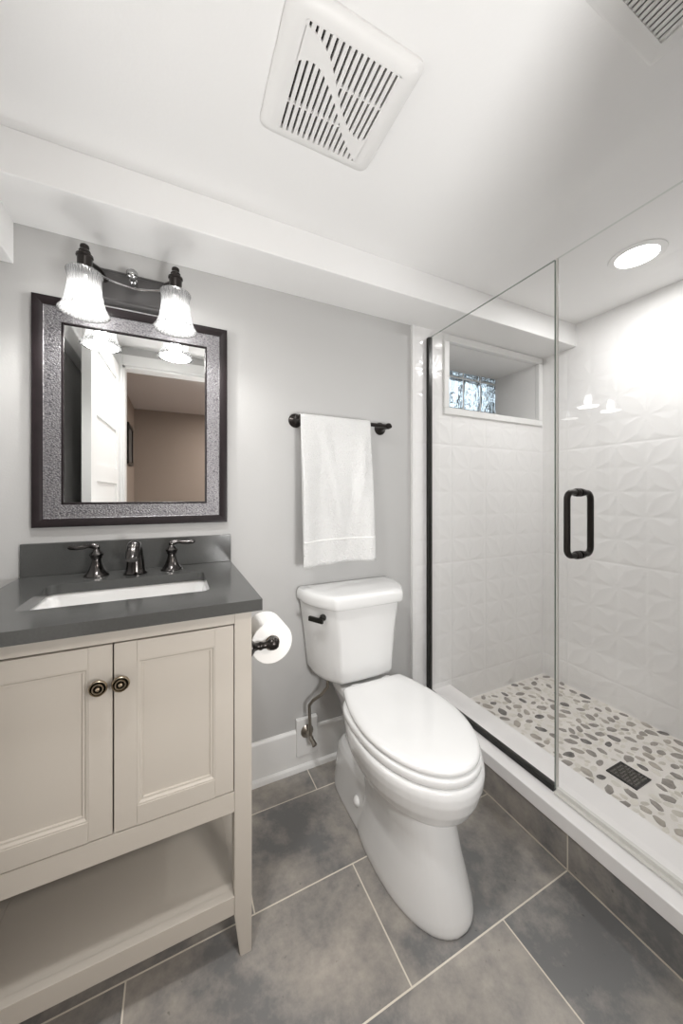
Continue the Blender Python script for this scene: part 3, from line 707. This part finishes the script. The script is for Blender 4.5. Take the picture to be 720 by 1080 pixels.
for zc in (.105, .112):
    rows_.append([Vector(towel_pt(i/nx, .47*zc/1.0*1.55))+Vector((0, -.0052, 0)) for i in range(nx+1)])
for off in (0,):
    vs = [[bm.verts.new(p) for p in r] for r in rows_]
    for i in range(nx): bm.faces.new((vs[0][i], vs[0][i+1], vs[1][i+1], vs[1][i]))
bd = obj('woven_band', bm, mat('smooth_woven_band', (.86,.86,.85), .5), tw, ang=180); m2 = bd.modifiers.new('t', 'SOLIDIFY'); m2.thickness = .0008; m2.offset = 0

# ------------------------------------------------------------------ toilet paper
tp = thing('toilet_paper_holder', 'dark bronze toilet paper holder on the side of the vanity', 'paper holder', (VX1, .95, .775))
PX, PY0, PY1, PZ = .243, .955, 1.055, .772
bm = new_bm(); yp = PY0-.022
lathe(bm, [(.022,.0005),(.022,.004),(.018,.008),(.011,.014),(.009,.022),(.011,.027),(.011,.031),(.009,.036),(.009,.044),(.012,.050),(.016,.054),(.017,.062),(.016,.07),(.012,.076),(0,.079)], (VX1, yp, PZ-.004), 'X', 24)
obj('post', bm, M['bronze'], tp)
bm = new_bm(); tube(bm, [(PX, yp-.012, PZ), (PX, yp-.006, PZ), (PX, yp+.012, PZ), (PX, yp+.013, PZ), (PX, PY1+.012, PZ)], [.008,.013,.013,.009,.009], 18); obj('roller', bm, M['bronze'], tp)
bm = new_bm(); R = .058
lathe(bm, [(.021,0),(R-.002,0),(R,.002),(R,.098),(R-.002,.100),(.021,.100),(.021,0)], (PX, PY0, PZ-.011), 'Y', 48)
tr = obj('toilet_paper_roll', bm, M['paper'], ang=40); tag(tr, 'white toilet paper roll on the holder beside the vanity', 'toilet paper')
bm = new_bm(); lathe(bm, [(.0209,-.0005),(.0209,.1005),(.0195,.1005),(.0195,-.0005),(.0209,-.0005)], (PX, PY0, PZ-.011), 'Y', 32); obj('cardboard_core', bm, mat('brown_cardboard', (.36,.27,.18), .9), tr)

# ------------------------------------------------------------------ toilet
TX = .694
to = thing('toilet', 'white two-piece toilet with closed lid standing between vanity and shower', 'toilet', (TX, 1.0, 0))
def egg(z, hw, yf, yw, yb, n=56, pf=2.0, pb=2.3, cx=TX):
    r = []
    for k in range(n):
        t = 2*PI*k/n; c, s = math.cos(t), math.sin(t)
        p = pf if s < 0 else pb
        x = cx+hw*math.copysign(abs(c)**(2/p), c); y = yw+((yw-yf) if s < 0 else (yb-yw))*math.copysign(abs(s)**(2/p), s)
        r.append((x, y, z))
    return r
bm = new_bm()
# bowl
loft(bm, [egg(z, hw, yf, yw, yb) for z, hw, yf, yw, yb in (
    (.235,.070,.790,.95,1.15),(.250,.108,.752,.95,1.19),(.268,.138,.722,.95,1.20),(.290,.160,.700,.945,1.20),(.325,.176,.682,.94,1.20),(.360,.184,.672,.935,1.20),(.382,.186,.671,.93,1.20),(.396,.184,.674,.93,1.20),(.402,.178,.680,.93,1.19))])
# front column flaring to the foot
loft(bm, [egg(z, hw, yf, yw, yb, pf=2.2, pb=2.6, cx=.687) for z, hw, yf, yw, yb in (
    (0,.128,.690,.93,1.16),(.012,.130,.688,.93,1.16),(.03,.129,.692,.93,1.15),(.08,.120,.708,.93,1.13),(.14,.110,.728,.93,1.12),(.20,.106,.748,.93,1.12),(.25,.110,.762,.93,1.13),(.30,.120,.765,.93,1.13))])
# rear skirt
loft(bm, [egg(z, hw, yf, yw, yb, pf=3, pb=4) for z, hw, yf, yw, yb in (
    (0,.122,.86,1.12,1.335),(.01,.123,.86,1.12,1.337),(.10,.112,.88,1.12,1.333),(.155,.104,.90,1.13,1.325),(.175,.092,.92,1.13,1.31))])
# trapway / neck up to the tank deck
loft(bm, [egg(z, hw, yf, yw, yb, pf=3, pb=4) for z, hw, yf, yw, yb in (
    (.10,.070,.95,1.12,1.30),(.22,.075,1.0,1.14,1.31),(.32,.088,1.02,1.18,1.34),(.37,.104,1.05,1.20,1.37),(.395,.112,1.08,1.21,1.385),(.412,.110,1.08,1.21,1.385),(.418,.106,1.09,1.21,1.38))])
bowl = obj('bowl', bm, M['ceramic'], to, ang=180)
rm = bowl.modifiers.new('fuse', 'REMESH'); rm.mode = 'VOXEL'; rm.voxel_size = .004; rm.use_smooth_shade = True
sm = bowl.modifiers.new('smooth', 'SMOOTH'); sm.factor = .5; sm.iterations = 4
# bolt cap on the side, bumper
for s in (-1, 1):
    bm = new_bm(); lathe(bm, [(.0165,0),(.0165,s*.006),(.013,s*.012),(.006,s*.015),(0,s*.0155)], (TX+s*.110, 1.085, .088), 'X', 24); obj('bolt_cap', bm, M['plastic'], bowl)
# seat ring and lid
def lidring(z, g, back=1.165): return egg(z, .180-g, .677+g, .945, back-g*.6, pf=2.0, pb=3.4)
def cut(r, yb):
    return [(x, min(y, yb), z) for x, y, z in r]
bm = new_bm(); loft(bm, [lidring(.4035,.012), lidring(.405,.004), lidring(.410,.001), lidring(.424,.0), lidring(.4285,.003), lidring(.430,.010)]); obj('seat', bm, M['seat'], to, ang=60)
def lid(z, g):
    # elongated lid whose back narrows to a straight hinge line
    r = []
    n = 64
    for k in range(n):
        t = 2*PI*k/n; c, s = math.cos(t), math.sin(t)
        if s < 0: x = (.174-g)*c; y = .945+(.945-.682-g)*s
        else:
            y = .945+(1.168-g*.5-.945)*min(1, s*1.18); u = (y-.945)/.223
            wdt = .174-.046*u**1.8-g
            x = math.copysign(wdt*min(1, abs(c)*1.0 if s*1.18 >= 1 else 1), c) if s*1.18 >= 1 else math.copysign(wdt*(1-(0)), c)
            if s*1.18 >= 1: x = wdt*c/math.sqrt(1-(1/1.18)**2)
            else: x = math.copysign(wdt, c)
        r.append((TX+x, y, z))
    return r
bm = new_bm(); loft(bm, [lid(.4325,.012), lid(.434,.003), lid(.437,.0), lid(.444,.0), lid(.449,.003), lid(.4525,.011), lid(.4545,.026), lid(.4555,.06), lid(.456,.12)]); obj('lid', bm, M['seat'], to, ang=50)
for s in (-1, 1):
    bm = new_bm(); box(bm, TX+s*.07-.018, TX+s*.07+.018, 1.160, 1.185, .412, .444, bev=.004); obj('hinge', bm, M['seat'], to)
# tank: straight back, flat front facet, bowed side facets
def tankring(z, hw, fw, yf, yb=1.407, ym=1.335, rc=5):
    L = [(-hw, yb), (-hw, ym)]
    for k in range(1, rc+1):
        t = k/rc; b = .012*math.sin(PI*t)
        x = -hw+(hw-fw)*t; y = ym+(yf-ym)*t
        d = Vector((-(ym-yf), -(hw-fw))).normalized()*b
        L.append((x+d.x, y+d.y))
    L[-1] = (-fw-.006, yf+.0065); p = L+[(-fw, yf+.001), (-fw+.008, yf-.0012), (-fw*.5, yf-.004), (0, yf-.005), (fw*.5, yf-.004), (fw-.008, yf-.0012), (fw, yf+.001)]+[(-x, y) for x, y in L[::-1]]
    return [(TX+x, y, z) for x, y in p]
bm = new_bm(); loft(bm, [tankring(z, hw, fw, yf, ym=ym) for z, hw, fw, yf, ym in ((.425,.150,.10,1.25,1.34),(.430,.166,.106,1.226,1.338),(.438,.177,.111,1.214,1.338),(.452,.183,.114,1.208,1.337),(.52,.190,.117,1.206,1.336),(.60,.199,.122,1.204,1.336),(.67,.209,.130,1.202,1.335),(.738,.218,.140,1.200,1.335))])
obj('tank', bm, M['ceramic'], to, ang=60)
bm = new_bm(); loft(bm, [tankring(z, .229-g, .150-g*.5, 1.178+g, yb=1.410-g*.3, ym=1.335) for z, g in ((.733,.012),(.735,.004),(.740,.0015),(.752,0),(.768,.001),(.777,.004),(.783,.010),(.786,.020),(.787,.05))]); obj('tank_lid', bm, M['ceramic'], to, ang=60)
lv = new_bm()
bd_ = Vector((.515, 1.238, .70)); tdir = Vector((-.52, .86, 0)).normalized(); nrm = Vector((-.86, -.52, 0)).normalized()
base = bd_+nrm*.004
tube(lv, [base-nrm*.006, base+nrm*.004, base+nrm*.008, base+nrm*.018], [.013,.013,.008,.007], 18)
a = base+nrm*.02-tdir*.016+Vector((0,0,-.006)); bb = base+nrm*.022+tdir*.050+Vector((0,0,-.004))
mt = Matrix.Translation((a+bb)/2) @ (bb-a).to_track_quat('X', 'Z').to_matrix().to_4x4()
Ln = (bb-a).length/2
box(lv, -Ln, Ln, -.006, .006, -.0095, .0095, bev=.003, mtx=mt)
obj('flush_lever', lv, M['black'], to, label='black flush lever')
# water supply valve and bent riser
sv = thing('water_supply_valve', 'nickel shut-off valve with bent riser tube below the toilet tank', 'valve', (.512, D-.022, .155))
bm = new_bm(); vxx, vyy, vz = .508, D-.022, .163
lathe(bm, [(.028,0),(.028,-.002),(.020,-.007),(.010,-.012),(.0085,-.03),(.010,-.032),(.010,-.052),(.007,-.056),(0,-.057)], (vxx, vyy, vz), 'Y', 24); obj('body', bm, M['steel'], sv)
bm = new_bm(); tube(bm, [(vxx, vyy-.050, vz-.002), (vxx+.004, vyy-.070, vz-.010), (vxx+.005, vyy-.078, vz-.014)], [.008,.010,.011], 14); obj('handle', bm, M['steel'], sv)
bm = new_bm()
tube(bm, [(vxx, vyy-.04, vz), (vxx, vyy-.04, vz+.02), (vxx-.004, vyy-.042, vz+.09), (vxx-.006, vyy-.045, vz+.135), (vxx+.006, vyy-.055, vz+.158), (vxx+.035, vyy-.075, vz+.185), (vxx+.058, vyy-.085, vz+.215), (vxx+.062, vyy-.087, vz+.266)], [.009,.0075,.007,.007,.007,.007,.007,.007], 12)
obj('riser_tube', bm, M['steel'], sv)

# ------------------------------------------------------------------ open door and hall picture (seen in the mirror)
dm = thing('door_1', 'white panelled door standing open', 'door', (OX0, YF+.02, 0)); del dm['category']; struct(dm)
A = Vector((OX0-.018, YF+.022, 0)); B = Vector((-.362, .832, 0)); ln = (B-A).length
fx = (B-A).normalized(); fn = Vector((fx.y, -fx.x, 0))           # towards the room
MT = Matrix(((fx.x, fn.x, 0, A.x), (fx.y, fn.y, 0, A.y), (0, 0, 1, 0), (0, 0, 0, 1)))
bm = new_bm(); box(bm, 0, ln, -.030, -.008, .008, 2.02, mtx=MT)
ts = [.215+.335*k for k in range(0)]
zt_ = [.575, .91, 1.245, 1.58, 1.915]
for s0, s1 in ((-.008, 0), (-.038, -.030)):
    box(bm, 0, .07, s0, s1, .008, 2.02, mtx=MT); box(bm, ln-.105, ln, s0, s1, .008, 2.02, mtx=MT)
    zz = .008
    for t_ in zt_:
        box(bm, .07, ln-.105, s0, s1, zz, t_-.245, mtx=MT); zz = t_
    box(bm, .07, ln-.105, s0, s1, zz, 2.02, mtx=MT)
obj('door_leaf', bm, M['trim'], dm, smooth=False)
bm = new_bm()
for s in (-1, 1):
    q = MT @ Vector((ln-.055, 0 if s > 0 else -.038, .93))
    d = fn*s
    tube(bm, [q, q+d*.004, q+d*.006, q+d*.035, q+d*.040, q+d*.052, q+d*.058], [.028,.028,.010,.010,.024,.026,.015], 20)
obj('door_knob', bm, M['bronze'], dm)
pf = thing('framed_picture', 'black framed picture on the hallway wall seen in the mirror', 'picture', (-.42, -.9, 1.45))
bm = new_bm(); y0, y1, z0, z1 = -1.34, -.95, 1.47, 1.86
for q in ((y0, y1, z0, z0+.03), (y0, y1, z1-.03, z1), (y0, y0+.03, z0+.03, z1-.03), (y1-.03, y1, z0+.03, z1-.03)): box(bm, -.419, -.395, *q)
obj('frame', bm, M['black'], pf, smooth=False)
bm = new_bm(); box(bm, -.419, -.405, y0+.03, y1-.03, z0+.03, z1-.03); obj('picture', bm, mat('dim_print', (.10,.10,.10), .5, noise=(6,.5)), pf, smooth=False)
